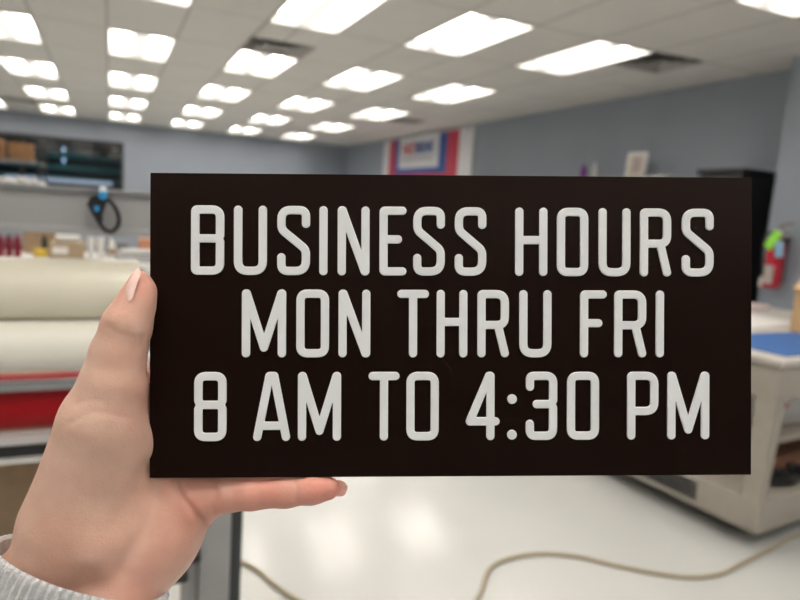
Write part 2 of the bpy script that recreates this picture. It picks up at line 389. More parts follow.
bmesh.ops.solidify(bm,geom=bm.faces,thickness=.001);m=MB();m.bm.free();m.bm=bm;m.build('instruction_label',M_lbl,fx)
MB().lathe([(0,.42),(.018,.42),(.022,.44),(.022,.475),(.012,.49),(0,.49)],(0,0,0),n=20).build('valve',M_silver,fx)
MB().tube([(.0,0,.48),(-.02,-.02,.505),(-.02,-.07,.53),(-.02,-.13,.535)],.013,8).build('handle',M_brownh,fx)
MB().tube([(.0,0,.46),(-.02,-.03,.465),(-.02,-.09,.45),(-.02,-.13,.43)],.010,8).build('lever',M_brownh,fx)
MB().tube([(0,.015,.455),(-.02,.07,.45),(-.03,.10,.38),(-.02,.098,.25),(-.01,.088,.12),(-.01,.086,.06)],.010,10).build('hose',M_black,fx)
MB().cyl((-.01,.086,.08),(-.01,.09,-.0),.016,16).build('nozzle',M_lbl,fx)
MB().cyl((-.015,-.02,.455),(-.035,-.028,.455),.017,16).build('gauge',M_white,fx)
MT=Matrix.Translation((-.075,-.01,.40))@Matrix.Rotation(.55,4,'X')
MB().box(-.002,.002,-.04,.035,-.085,.075,.001,MT).build('green_tag',M_green,fx)
MT=Matrix.Translation((-.06,-.065,.33))@Matrix.Rotation(-.1,4,'X')@Matrix.Rotation(.6,4,'Z')
MB().box(-.002,.002,-.03,.03,-.07,.06,.001,MT).build('blue_tag',M_lblue,fx)
MB().box(.06,.10,-.03,.03,.05,.42).box(.04,.07,-.06,.06,.40,.415).build('wall_bracket',M_dark,fx)

# ------------------------------------------------------------------ work table on the right
TR=math.radians(6.5)
tb=empty('work_table',(2.672,1.805,0),TR,'beige metal work table on the right with a blue top','table')
L_,W_=1.95,1.5        # local x (to the right), y (away)
MB().box(-.02,L_,-.02,W_,.875,.905,.01).build('tabletop',mat('table_laminate',(.50,.47,.43),.45,noise=.03),tb)
MB().box(0,L_-.02,0,W_-.02,.715,.875,.012).build('apron',M_beige,tb)
for x in (0.03,L_-.13):
    for y in (.03,W_-.13):
        t=MB().prism([(x-.03,.72),(x+.06,.72),(x+.02,.24),(x-.03,.24)],'y',y-.03,y+.06,.004).build('leg',M_beige,tb)
MB().box(0,L_-.02,-.005,.05,.095,.245,.006).box(0,L_-.02,W_-.07,W_-.02,.095,.245,.006).box(-.005,.045,.04,W_-.06,.095,.243,.006).box(L_-.07,L_-.02,.04,W_-.06,.095,.243,.006).build('base_rail',M_beige,tb)
MB().box(.03,L_-.05,.03,W_-.05,.20,.222).build('lower_shelf',M_beige,tb)
MB().box(.33,L_-.05,.12,W_-.05,.44,.462,.003).build('middle_shelf',M_beige,tb)
for y in (.2,W_-.2): MB().box(1.5,1.54,y-.02,y+.02,.222,.44).build('shelf_support',M_beige,tb)
for x in (.28,L_-.3):
    for y in (.28,W_-.3):
        c=MB().box(x-.03,x+.03,y-.03,y+.03,.085,.098).box(x-.025,x-.018,y-.02,y+.02,.03,.09).box(x+.018,x+.025,y-.02,y+.02,.03,.09).build('caster',M_dark,tb)
        MB().cyl((x-.015,y,.038),(x+.015,y,.038),.038,24).build('wheel',M_black,c)
MB().cyl((.06,-.007,.17),(.06,0,.17),.008,12).cyl((.03,-.007,.20),(.03,0,.20),.006,12).build('bolt',M_silver,tb)
MB().box(-.005,.0,.30,.75,.12,.22,.002).build('control_panel',M_dark,tb)
T=Matrix.Translation((2.672,1.805,0))@Matrix.Rotation(TR,4,'Z')
def ontable(name,mb,m,label,cat):
    o=mb.build(name,m); o.matrix_world=T; return tag(o,label,cat)
ontable('cutting_mat',MB().prism([(.10,.035),(1.3,.035),(1.3,.38),(.62,.45),(.10,.45)],'z',.905,.911),M_blue,'blue cutting mat covering the near part of the work table','cutting mat')
ontable('paper_sheet',MB().box(.35,1.25,.56,.98,.905,.915,.001),M_paper,'blank white sheet on the work table behind the blue mat','paper')
M_pink=mat('printed_paper',(.72,.60,.58),.6,noise=.0)
def pinkmat():
    m=mat('printed_sheet',(.76,.72,.70),.6);nt=m.node_tree;N=nt.nodes;b=N['Principled BSDF'];tc=N.new('ShaderNodeTexCoord');w_=N.new('ShaderNodeTexWave');w_.inputs['Scale'].default_value=5;w_.inputs['Distortion'].default_value=3
    nt.links.new(tc.outputs['Object'],w_.inputs['Vector']);r=N.new('ShaderNodeValToRGB');r.color_ramp.elements[0].color=(.74,.72,.70,1);r.color_ramp.elements[1].color=(.66,.33,.32,1);r.color_ramp.elements[0].position=.55;r.color_ramp.elements[1].position=.9
    nt.links.new(w_.outputs['Fac'],r.inputs[0]);nt.links.new(r.outputs[0],b.inputs['Base Color']);return m
ontable('printed_sheet',MB().box(1.0,1.75,1.05,1.42,.905,.94,.002),pinkmat(),'stack of prints with red marks at the far side of the table','printed sheets')
# open cardboard box on the table
cbx=empty('cardboard_box',(0,0,0),0,'small tan cardboard box with open flap on the work table','cardboard box'); cbx.matrix_world=T@Matrix.Translation((.88,.20,.911))
M_card2=mat('light_cardboard',(.62,.40,.20),.8,noise=.06,nscale=20)
MB().box(0,.35,0,.006,0,.26).box(0,.35,.24,.246,0,.26).box(0,.006,0,.246,0,.26).box(.344,.35,0,.246,0,.26).box(0,.35,0,.246,0,.005).build('box_body',M_card2,cbx,False)
MB().prism([(0,.26),(-.035,.245),(-.032,.24),(.006,.255)],'y',0,.246).build('flap',M_card2,cbx,False)
MB().prism([(.0,.26),(.15,.37),(.153,.365),(.006,.255)],'y',0,.246).build('flap',M_card2,cbx,False)
# things stored under the table
wb=empty('white_carton',(0,0,0),0,'white carton with a red diamond on the shelf under the work table','carton'); wb.matrix_world=T@Matrix.Translation((.72,.24,.462))@Matrix.Rotation(-.15,4,'Z')
MB().box(-.25,.30,0,.25,0,.19,.004).build('carton_body',M_paper,wb)
o=MB().prism([(-.16,.05),(-.105,.10),(-.16,.15),(-.215,.10)],'y',-.002,0).build('red_diamond',M_exr,wb);o['label']='red diamond mark'
M_brn=mat('brown_leather',(.24,.115,.07),.6,noise=.15,nscale=25,bump=.3)
tag(MB().box(-.42,.55,-.2,.28,0,.035,.012).box(-.40,.50,-.17,.25,.035,.055,.01).build('folded_hide',M_brn),'folded brown leather sheet on the low shelf of the work table','leather sheet').matrix_world=T@Matrix.Translation((.72,.42,.223))@Matrix.Rotation(.08,4,'Z')
pts=[]
for k in range(26):
    a=k*.9; pts.append((.36+.11*math.cos(a)+.009*k,.12+.04*math.sin(a)+.02*math.sin(k*2.3),.240+.03*(k/26)+.012*math.sin(k*1.7)))
o=ontable('power_cord',MB().tube(pts,.013,8),M_black,'tangled black power cord on the low shelf behind the table leg','power cord')

# ------------------------------------------------------------------ hose on the floor
M_hose=mat('tan_hose',(.36,.30,.20),.5)
simple('floor_cord',MB().tube([(-.9,3.2,.009),(-.3,3.0,.009),(.2,2.75,.009),(.49,2.40,.009),(.57,2.22,.009),(.64,2.08,.009),(.82,1.86,.009),(1.08,1.78,.009),(1.28,1.9,.009),(1.45,2.07,.009),(1.66,2.10,.009),(1.84,2.03,.009),(1.98,1.9,.009),(2.17,1.76,.009),(2.34,1.72,.009),(2.53,1.75,.009),(2.8,1.80,.009),(3.1,1.84,.009),(3.7,1.7,.009)],.0085,10,smooth=8),M_hose,'long tan cord snaking across the pale floor under the sign','cord')

# ------------------------------------------------------------------ roll machine on the left
rm=empty('roll_rack_machine',(-.6,1.35,0),0,'large light grey roll fed machine at left with a cross beam and legs','machine')
MB().prism([(0,1.362),(-.012,1.362),(-.012,1.372),(-.004,1.376),(-.004,1.436),(-.012,1.440),(-.012,1.446),(.07,1.446),(.07,1.362)],'x',-1.0,.84).build('beam',M_grey,rm)
MB().box(-1.0,.84,-.014,-.005,1.4405,1.4465,.001).build('beam_trim',M_silver,rm)
for s,x in ((1,.78),(-1,-.97)):
    l=MB().box(x,x+.067,-.0,.10,.06,1.362,.004).build('leg',M_grey,rm)
    MB().box(x+.067,x+.091,.0,.10,.06,1.362,.003).build('side_strip',M_dark,l)['label']='dark side strip'  # darker strip down the right side of each leg
    MB().box(x-.03,x,.02,.09,.06,1.362,.003).build('inner_channel',M_grey,l)
    f=MB().box(x-.03,x+.09,-.35,.45,.0,.06,.008).build('foot',M_midgrey,rm)
e=None
for (x,z) in ((.757,.70),(.733,.66)):
    k=MB().cyl((x-.018,-.045,z),(x+.018,-.045,z),.015,20).build('knob',M_black,rm)
    MB().cyl((x,-.045,z),(.775,.03,z+.005),.006,10).build('knob_stem',M_dark,k)
MB().box(-.97,.78,.06,.085,.955-.06,.955,.003).build('lower_crossbar',M_white,rm)
MB().box(-.97,.75,.052,.06,.912,.935,.002).build('black_slot',M_black,rm)
MB().cyl((-.97,.0,1.070),(.78,.0,1.070),.0065,16).box(-.97,.76,.0,.01,1.060,1.080,.002).build('guide_bar',M_silver,rm)
for z,y in ((1.251,.035),(1.148,.0),(1.022,.07)):
    MB().cyl((-.97,y,z),(.79,y,z),.016,20).build('spindle',M_silver,rm)
def roll(zc,y,r,x1,x0,m,lb):
    e=empty('vinyl_roll',(0,1.35+y,zc),0,lb,'vinyl roll','rolls on the machine')
    MB().lathe([(.045,0),(r-.002,0),(r,.002),(r,x1-x0-.002),(r-.002,x1-x0),(.045,x1-x0),(.045,0)],(x0,0,0),(1,0,0),64).build('vinyl_wrap',m,e)
    MB().lathe([(.036,-.01),(.0445,-.01),(.0445,x1-x0+.01),(.036,x1-x0+.01),(.036,-.01)],(x0,0,0),(1,0,0),40).build('cardboard_core',M_card,e)
roll(1.251,.035,.0600,.052,-1.5,M_cream,'thick cream vinyl roll, topmost on the machine under the grey beam')
roll(1.148,-.0,.0470,.03,-1.5,M_ivory,'ivory white vinyl roll just below the cream one on the machine')
roll(1.022,.07,.054,.02,-1.5,M_red,'dark red vinyl roll, lowest on the machine behind the thin silver bar')
# cable strap hanging on the beam
st=empty('hanging_strap',(-.012,1.322,1.42),0,'black looped strap with a blue clip hanging on the grey beam','strap')
MB().tube([(-.012,0,.012),(.010,-.002,.008),(.024,-.004,-.012),(.027,-.004,-.034),(.016,-.004,-.050),(.002,-.002,-.046),(-.010,0,-.026),(-.020,0,-.004)],.0042,8,closed=True).build('loop',M_black,st)
MB().prism([(-.026,-.002),(-.020,.012),(-.002,.018),(.008,.006),(.0,-.018),(.0,-.036),(-.012,-.026),(-.018,-.010),(-.028,-.004)],'y',-.004,.006,.001).build('strap_body',M_black,st)
M_cblue=mat('clip_blue',(.03,.28,.62),.4)
MB().lathe([(0,-.006),(.006,-.006),(.008,0),(.006,.006),(0,.006)],(.0,-.008,.016),(0,1,0),16).box(-.014,-.006,-.0065,-.004,-.014,-.004,.001).build('clip',M_cblue,st)
MB().box(-.006,.006,-.004,.012,.022,.032,.002).build('hook',M_white,st)

# cardboard box on the floor behind the machine
def carton(x0,x1,y0,y1,z0,z1,m,lb,rz=0,labelled=False):
    e=empty('cardboard_box',((x0+x1)/2,(y0+y1)/2,z0),rz,lb,'cardboard box')
    a,b,h=(x1-x0)/2,(y1-y0)/2,z1-z0
    MB().box(-a,a,-b,b,0,h,.004).build('box_body',m,e)
    MB().box(-a*.96,a*.96,-.025,.025,h,h+.001).build('packing_tape',M_tape,e)
    if labelled: MB().box(-a*.8,a*.1,-b-.001,-b,h*.35,h*.8).build('shipping_label',M_paper,e)
M_tape=mat('packing_tape',(.5,.36,.2),.3)
carton(-1.1,-.12,1.75,2.4,0,.985,M_card,'large tan cardboard box on the floor behind the roll machine')

# ------------------------------------------------------------------ work bench beyond the machine
bh=empty('work_bench',(-.4,4.2,0),0,'pale topped work bench beyond the machine, crowded with supplies','bench')
MB().box(-1.3,1.2,-.32,.32,1.005,1.04,.004).build('benchtop',M_white,bh)
for x in (-1.27,1.17):
    for y in (-.29,.29): MB().box(x-.03,x+.03,y-.03,y+.03,0,1.005).build('leg',M_midgrey,bh)
MB().box(-1.27,1.17,-.29,.29,.3,.33).build('under_shelf',M_midgrey,bh)
# red spray cans at the left
canl=['leftmost dark red can on the bench','second dark red can on the bench from the left','third dark red can on the bench, right of the others']
M_cranb=mat('cranberry',(.20,.006,.025),.4)
for k,x in enumerate((-.535,-.495,-.455)):
    e=empty('spray_can',(x,4.02,1.04),0,canl[k],'can','dark red cans on the bench')
    MB().lathe([(0,0),(.017,0),(.018,.004),(.018,.10),(.011,.113),(0,.113)],(0,0,0),n=20).build('can_body',M_cranb,e)
    MB().lathe([(0,.112),(.009,.112),(.009,.125),(0,.127)],(0,0,0),n=12).build('cap',M_black if k==1 else M_cranb,e)
simple('fibreboard_panel',MB().box(-.46,-.28,4.30,4.32,1.04,1.19),M_card,'tan board leaning at the back of the bench behind the yellow tub','board')
e=empty('bottle',(-.335,4.12,1.04),0,'black bottle standing between the tan board and the long carton','bottle')
MB().lathe([(0,0),(.016,0),(.016,.09),(.009,.105),(.009,.125),(0,.125)],(0,0,0),n=16).build('body',M_black,e)
e=empty('tub',(-.345,4.0,1.04),0,'small yellow tub on the bench left of the long carton','tub')
MB().lathe([(0,0),(.030,0),(.036,.045),(0,.045)],(0,0,0),n=24).build('body',M_yellow,e); MB().lathe([(0,.045),(.038,.045),(.038,.055),(0,.056)],(0,0,0),n=24).build('lid',M_yellow,e)
M_tanlight=mat('tan_carton',(.36,.27,.17),.7)
carton(-.305,-.135,4.0,4.28,1.04,1.13,M_tanlight,'long tan carton with a white label on the bench beyond the machine',0,True)
o=simple('paper_roll',MB().cyl((-.28,4.1,1.153),(-.155,4.1,1.150),.021,24),M_paper,'white paper roll lying on top of the long tan carton','paper roll')
for x,r,lb in ((-.096,.019,'left one of two upright white rolls beside the long tan carton'),(-.046,.02,'right one of two upright white rolls beside the long tan carton')):
    simple('paper_roll',MB().lathe([(.008,0),(r,0),(r,.13),(.008,.13),(.008,0)],(x,4.02,1.04),n=24),M_paper,lb,'paper roll','upright white rolls on the bench')
simple('paper_roll',MB().cyl((.06,4.02,1.095),(.34,4.05,1.095),.016,20).cyl((.062,4.02,1.095),(.05,4.02,1.095),.01,12),M_paper,'white roll lying across the white box next to the sign edge','paper roll')
simple('white_box',MB().box(.03,.36,3.94,4.16,1.04,1.078,.004),M_grey,'low grey box on the bench by the left sign edge','box')
e=empty('tape_dispenser',(.02,4.05,1.04),0,'small white tape dispenser on the bench between rolls and box','tape dispenser')
MB().prism([(-.03,0),(.02,0),(.02,.05),(.0,.11),(-.02,.13),(-.03,.06)],'y',-.02,.02,.003).build('body',M_white,e); MB().cyl((-.005,-.026,.05),(-.005,.026,.05),.022,20).build('tape_reel',M_tanlight,e)
M_copper=mat('copper_box',(.55,.24,.14),.5)
simple('copper_box',MB().box(.16,.34,4.2,4.3,1.04,1.16,.004),M_copper,'copper coloured box at the back of the bench beside the sign edge','box')
simple('grey_pouch',MB().box(-.02,.0,4.2,4.3,1.04,1.155,.004).box(.0,.10,4.22,4.3,1.04,1.13,.004),M_midgrey,'dark grey organiser at the back of the bench behind the rolls','organiser')
# ------------------------------------------------------------------ wire shelving at far left
ws=empty('wire_shelving',(-1.15,5.2,0),0,'chrome wire shelving at the far left with brown boxes on top','shelving')
for x in (-.72,.72):
    for y in (-.22,.22): MB().cyl((x,y,0),(x,y,1.70),.009,12).build('post',M_dark,ws)
for z in (.35,.95,1.40,1.585):
    mb=MB().tube([(-.72,-.22,z),(.72,-.22,z)],.006,6,smooth=1).tube([(-.72,.22,z),(.72,.22,z)],.006,6,smooth=1)
    for k in range(7): mb.tube([(-.72,-.18+.06*k,z+.001),(.72,-.18+.06*k,z+.001)],.003,5,smooth=1)
    for k in range(7): mb.tube([(-.72+.24*k,-.22,z-.004),(-.72+.24*k,.22,z-.004)],.003,5,smooth=1)
    mb.build('wire_shelf',M_midgrey,ws)
carton(-.605,-.475,5.0,5.2,1.59,1.705,M_brownbox,'brown box on top of the wire shelving, the right one')
carton(-.80,-.635,5.0,5.2,1.59,1.715,M_brownbox,'brown box on top of the wire shelving, at the picture edge')
mb=MB()
for k in range(5): mb.lathe([(0,-.03),(.045,-.02),(.06,.0),(.04,.02),(0,.028)],(-.78+.085*k,5.02+.02*(k%2),1.446+.01*(k%2)),(.1*k,.1,1),14)
simple('crumpled_plastic',mb,M_paper,'white crumpled wrap lying on the wire shelf just above the beam','wrapping')

# ------------------------------------------------------------------ the sign
dL,dR=.3202,.3292
TL=cp(150.8,172.8,dL);TRc=cp(751.4,178,dR);BL=cp(149.3,478,dL);BR=cp(751.2,474.5,dR)
ex=((TRc-TL)+(BR-BL)).normalized(); ey=((BL-TL)+(BR-TRc)); ey=(ey-ex*ey.dot(ex)).normalized(); nz=ex.cross(-ey).normalized()
ctr=(TL+TRc+BL+BR)/4; SW,SH=.3048,.1522
Ms=Matrix(((ex.x,-ey.x,nz.x,0),(ex.y,-ey.y,nz.y,0),(ex.z,-ey.z,nz.z,0),(0,0,0,1)))
sg=empty('hours_sign',label='dark brown rectangular sign with raised white business hours lettering held by a hand',cat='sign')
sg.matrix_world=CM@Matrix.Translation(ctr)@Ms
M_board=mat('brown_board',(.0115,.0048,.0032),.4,noise=.05,nscale=20,bump=.03,bscale=900,spec=.07)
M_letter=mat('white_letter',(.82,.84,.86),.5)
MB().box(-SW/2,SW/2,-SH/2,SH/2,-.0032,0,.0004).build('board',M_board,sg)
RS=.00208
def fillet(pts,rad,closed=False):
    """pts: (x,y) or (x,y,r) -> list of points with rounded corners"""
    n=len(pts);out=[]
    for i,p in enumerate(pts):
        r=p[2] if len(p)>2 else rad
        if (not closed and i in (0,n-1)) or r<=0: out.append((p[0],p[1])); continue
        a=Vector(pts[i-1][:2]);b=Vector(p[:2]);c=Vector(pts[(i+1)%n][:2])
        u=(a-b);v=(c-b);ang=u.angle(v);l=min(r/math.tan(ang/2),u.length*.49,v.length*.49)
        s=b+u.normalized()*l;e_=b+v.normalized()*l
        for k in range(7):
            t=k/6; out.append(tuple((s*(1-t)+b*t)*(1-t)+(b*(1-t)+e_*t)*t))
    if closed: out.append(out[0])
    return out
def glyph(ch,W,Hh):
    r=RS;a=r;b=W-r;t=Hh-r;z=r;c=W/2;m=Hh*.525;q=.0036;P=[]
    if ch in 'O0': P=[fillet([(a,z),(b,z),(b,t),(a,t)],q,True)]
    elif ch=='B': P=[fillet([(a,m),(b-.0012,m,0),(b,m+.0015,.001),(b,t,.004),(a,t,.0012),(a,z,.0012),(b,z,.004),(b,m-.0015,.001),(b-.0012,m,0)],q)]
    elif ch=='8': P=[fillet([(b-.001,m,0),(b,m+.0022,.001),(b,t),(a,t),(a,m+.0022,.001),(a+.001,m,0),(a,m-.0022,.001),(a,z),(b,z),(b,m-.0022,.001),(b-.001,m,0)],q),[(a+.001,m),(b-.001,m)]]
    elif ch=='3':
        P=[fillet([(a,t-.0055),(a,t,.002),(b,t),(b,m+.0018,.0012),(b-.0012,m,0),(b,m-.0018,.0012),(b,z),(a,z,.003),(a,z+.006)],q),[(b-.0012,m),(a+.0035,m)]]
    elif ch=='U': P=[fillet([(a,t),(a,z),(b,z),(b,t)],.0048)]
    elif ch=='S': P=[fillet([(b,t-.0068),(b,t,.0058),(a,t,.0058),(a,Hh*.66,.005),(b,Hh*.37,.005),(b,z,.0058),(a,z,.0058),(a,z+.0068)],q)]
    elif ch=='I': P=[[(c,z),(c,t)]]
    elif ch=='N': P=[[(a,z),(a,t)],[(a+.0004,t),(b-.0004,z)],[(b,z),(b,t)]]
    elif ch=='E': P=[fillet([(b,t),(a,t,.0008),(a,z,.0008),(b,z)],q),[(a,m),(b-.0022,m)]]
    elif ch=='F': P=[fillet([(b,t),(a,t,.0008),(a,z)],q),[(a,m-.0005),(b-.0022,m-.0005)]]
    elif ch=='H': P=[[(a,z),(a,t)],[(b,z),(b,t)],[(a,m),(b,m)]]
    elif ch=='M': P=[[(a,z),(a,t)],[(b,z),(b,t)],[(a+.0003,t),(c,Hh*.145)],[(b-.0003,t),(c,Hh*.145)]]
    elif ch=='T': P=[[(a,t),(b,t)],[(c,t),(c,z)]]
    elif ch=='A': P=[[(a,z),(c-.0012,t)],[(c+.0012,t),(b,z)],[(c-.0012,t),(c+.0012,t)],[(a+(c-a)*.18,Hh*.22),(b-(b-c)*.18,Hh*.22)]]
    elif ch=='R': P=[fillet([(a,z),(a,t,.0008),(b,t,.0045),(b,m-.0015,.004),(a,m-.0015,0)],q),[(b-.0035,m-.0015),(b,z)]]
    elif ch=='P': P=[fillet([(a,z),(a,t,.0008),(b,t,.0045),(b,Hh*.42,.0045),(a,Hh*.42,0)],q)]
    elif ch=='4': 
        s=a+(b-a)*.80; P=[[(s,z),(s,t)],[(s-.0008,t),(a,Hh*.275)],[(a,Hh*.275),(b,Hh*.275)]]
    elif ch==':': P=[[(c,z+.0006),(c+1e-5,z+.0006)],[(c,Hh*.60),(c+1e-5,Hh*.60)]]
    return P
letter_cache={}
def letter_mesh(ch,W,Hh):
    key=(ch,round(W,4),round(Hh,4))
    if key in letter_cache: return letter_cache[key]
    h=.00026; T_=.0009; pad=.0012
    xs=np.arange(-pad,W+pad,h);ys=np.arange(-pad,Hh+pad,h);zs=np.arange(-.0008,T_+.0007,.0002)
    X,Y=np.meshgrid(xs,ys,indexing='ij');D=np.full(X.shape,1.)
    for pl in glyph(ch,W,Hh):
        for (x0,y0),(x1,y1) in zip(pl,pl[1:]):
            dx,dy=x1-x0,y1-y0;L2=dx*dx+dy*dy+1e-14
            t=np.clip(((X-x0)*dx+(Y-y0)*dy)/L2,0,1);D=np.minimum(D,np.hypot(X-x0-t*dx,Y-y0-t*dy))
    D-= RS*(1.18 if ch==':' else 1)
    D3=D[:,:,None];Z=zs[None,None,:]
    dz=np.maximum(Z-T_,-.0003-Z)
    F=np.maximum(np.maximum(D3,dz),(D3+ (Z-T_)+.0002)*.7071)      # small chamfer along the top edge
    sc=np.array([h,h,.0002])
    V,Fc=surface_nets(F,np.zeros(3),1.0); V=V*sc+np.array([xs[0],ys[0],zs[0]])
    me=mesh_np('letter',V,Fc,M_letter)
    me.set_sharp_from_angle(angle=math.radians(40))
    letter_cache[key]=me;return me
def sx(u):
    f=(u-150.3)/600.4; return -SW/2+SW*(f*dL/(dR-f*(dR-dL)))
rows=[((.1065,.334),[('B',191.2,224.8),('U',233.9,267.5),('S',277,310.4),('I',319.3,327.6),('N',337.2,370.2),('E',378.8,406.3),('S',412.4,445),('S',453.8,486.2),('H',514,546.6),('O',555.6,587.7),('U',597,629.8),('R',638.3,670.4),('S',680,712)]),
 ((.381,.6045),[('M',242,287.1),('O',296.2,329.5),('N',338.2,371.1),('T',396.7,428.9),('H',435.9,467.5),('R',476.6,508.8),('U',518.3,550.8),('F',578.8,606.4),('R',612.9,645.4),('I',654.6,662.8)]),
 ((.6525,.879),[('8',194.7,227.5),('A',253.5,291.3),('M',298,342),('T',368.3,399.8),('O',406,439.2),('4',465.2,499.4),(':',506.2,516.8),('3',525,556.8),('0',566,598.4),('P',626,657.4),('M',666,708.6)])]
for (f0,f1),gl in rows:
    Hh=(f1-f0)*SH
    for ch,u0,u1 in gl:
        x0=sx(u0+.4);W=sx(u1-.4)-x0
        if ch!='I' : W=round(W/.0004)*.0004
        o=bpy.data.objects.new('letter',letter_mesh(ch,W,Hh)); link(o,sg); o.location=(x0,SH/2-f1*SH,.0001)

# ------------------------------------------------------------------ the hand (camera frame millimetres -> world)
def P3(u,v,d): 
    p=cp(u,v,d/1000.)*1000; return np.array(p)
h=1.15
lo=np.array([-232.,-205.,-385.]);hi=np.array([-12.,30.,-262.])
nn=((hi-lo)/h).astype(int)
gx,gy,gz=[(lo[i]+np.arange(nn[i])*h).astype(np.float32) for i in range(3)]
X,Y,Z=np.meshgrid(gx,gy,gz,indexing='ij')
def cone(p0,r0,p1,r1,flat=None):
    a=P3(*p0);b=P3(*p1);d=b-a;L2=float(d@d)
    px,py,pz=X-a[0],Y-a[1],Z-a[2]
    t=np.clip((px*d[0]+py*d[1]+pz*d[2])/L2,0,1)
    return np.sqrt((px-t*d[0])**2+(py-t*d[1])**2+(pz-t*d[2])**2)-(r0+t*(r1-r0))
def ell(p,rad,axis,nrm):
    """ellipsoid: rad=(along axis, across, along nrm)"""
    c=P3(*p);A=np.array(axis,float);A/=np.linalg.norm(A);Nn=np.array(nrm,float);Nn-=A*(A@Nn);Nn/=np.linalg.norm(Nn);B=np.cross(A,Nn)
    q=[((X-c[0])*v[0]+(Y-c[1])*v[1]+(Z-c[2])*v[2])/r for v,r in ((A,rad[0]),(B,rad[1]),(Nn,rad[2]))]
    k=np.sqrt(q[0]**2+q[1]**2+q[2]**2); return (k-1)*min(rad)
def smin(a,b,k):
    hh=np.clip(.5+.5*(b-a)/k,0,1); return b*(1-hh)+a*hh-k*hh*(1-hh)
def chain(ps,k=3):
    D=None
    for (p0,r0),(p1,r1) in zip(ps,ps[1:]):
        c=cone(p0,r0,p1,r1); D=c if D is None else smin(D,c,k)
    return D
# palm and wrist
ax=P3(190,470,342)-P3(65,615,318)
body=cone((22,596,315),19.5,(94,536,322),25)
body=smin(body,cone((22,596,315),19.5,(4,735,294),15),8)
body=smin(body,cone((100,610,320),19,(50,745,297),15),8)
body=smin(body,cone((30,602,316),19,(100,610,320),19),8)
body=smin(body,cone((100,615,320),20,(156,538,335),21),12)         # heel, little finger side
body=smin(body,cone((156,538,335),20,(186,508,338),15),10)
body=smin(body,cone((110,530,330),22,(175,420,344),13),12)         # palm
body=smin(body,cone((120,545,332),20,(190,470,344),12),12)
body=smin(body,cone((70,515,320),21,(100,422,315),19),10)       # thenar
body=smin(body,cone((66,530,320),20,(120,442,322),16.5),10)
thumb=chain([((102,424,314),18.0),((113,385,314),15.2),((118,355,314),12.6),((127,325,314),11.3),((136,304,316),8.7),((140.5,290,318),6.8),((140,280,319.5),4.6)],4)
body=smin(body,thumb,6)
web=cone((125,400,328),11,(164,383,342),12); body=smin(body,web,8)
fingers=[
 [((163,386,344),12.5),((190,340,348),10.8),((228,305,349),9.6),((262,275,343),8.6),((285,262,336),7.4)],
 [((184,428,346),12.0),((226,392,352),10.6),((272,362,351),9.6),((312,345,344),8.6),((336,338,336),7.4)],
 [((194,466,346),11.2),((236,440,351),10.0),((280,420,350),9.0),((316,410,343),8.2),((340,405,336),7.0)],
]
out=body
fd=[chain(f,3) for f in fingers]
for d_ in fd: out=np.minimum(out,smin(body,d_,6))
pink=chain([((176,503,338),13.0),((212,497,334),9.4),((232,494,331),8.5),((252,493,328.5),8.3),((286,492,327),7.6),((312,489.5,326),7.2),((327,488,326),6.2)],3)
out=np.minimum(out,smin(body,pink,8))
# creases
def crease(pts,r,depth=1.2):
    global out
    D=None
    for p0,p1 in zip(pts,pts[1:]):
        c=cone(p0,r,p1,r); D=c if D is None else np.minimum(D,c)
    # smooth subtraction
    k=1.6; hh=np.clip(.5-.5*(out+D)/k,0,1); out=out*(1-hh)+(-D)*hh+k*hh*(1-hh)
F=out
V,Fc=surface_nets(F,lo,h)
me_tmp=None
def skin_mat():
    m=mat('skin',(.62,.365,.27),.48,sss=.2,spec=.4);nt=m.node_tree;N=nt.nodes;L=nt.links;b=N['Principled BSDF']
    tc=N.new('ShaderNodeTexCoord')
    n=N.new('ShaderNodeTexNoise');n.inputs['Scale'].default_value=28;n.inputs['Detail'].default_value=5;n.inputs['Roughness'].default_value=.6;L.new(tc.outputs['Object'],n.inputs['Vector'])
    r=N.new('ShaderNodeValToRGB');r.color_ramp.elements[0].color=(.62,.375,.285,1);r.color_ramp.elements[1].color=(.71,.485,.385,1);r.color_ramp.elements[0].position=.35;r.color_ramp.elements[1].position=.65
    L.new(n.outputs['Fac'],r.inputs[0])
    at=N.new('ShaderNodeAttribute');at.attribute_name='blush'
    mx=N.new('ShaderNodeMix');mx.data_type='RGBA';L.new(at.outputs['Fac'],mx.inputs['Factor']);L.new(r.outputs[0],mx.inputs['A']);mx.inputs['B'].default_value=(.74,.27,.21,1)
    L.new(mx.outputs['Result'],b.inputs['Base Color'])
    v=N.new('ShaderNodeTexVoronoi');v.inputs['Scale'].default_value=900;L.new(tc.outputs['Object'],v.inputs['Vector'])
    # fine flexion lines: stretched noise
    mp=N.new('ShaderNodeMapping');mp.inputs['Scale'].default_value=(30,160,60);mp.inputs['Rotation'].default_value=(0,.3,.5);L.new(tc.outputs['Object'],mp.inputs['Vector'])
    n2=N.new('ShaderNodeTexNoise');n2.inputs['Scale'].default_value=1;n2.inputs['Detail'].default_value=4;L.new(mp.outputs[0],n2.inputs['Vector'])
    b1=N.new('ShaderNodeBump');b1.inputs['Strength'].default_value=.12;b1.inputs['Distance'].default_value=.0006;L.new(v.outputs['Distance'],b1.inputs['Height'])
    b2=N.new('ShaderNodeBump');b2.inputs['Strength'].default_value=.35;b2.inputs['Distance'].default_value=.0014;L.new(n2.outputs['Fac'],b2.inputs['Height']);L.new(b1.outputs[0],b2.inputs['Normal'])
    L.new(b2.outputs[0],b.inputs['Normal'])
    return m
M_skin=skin_mat()
hc=P3(130,450,330)
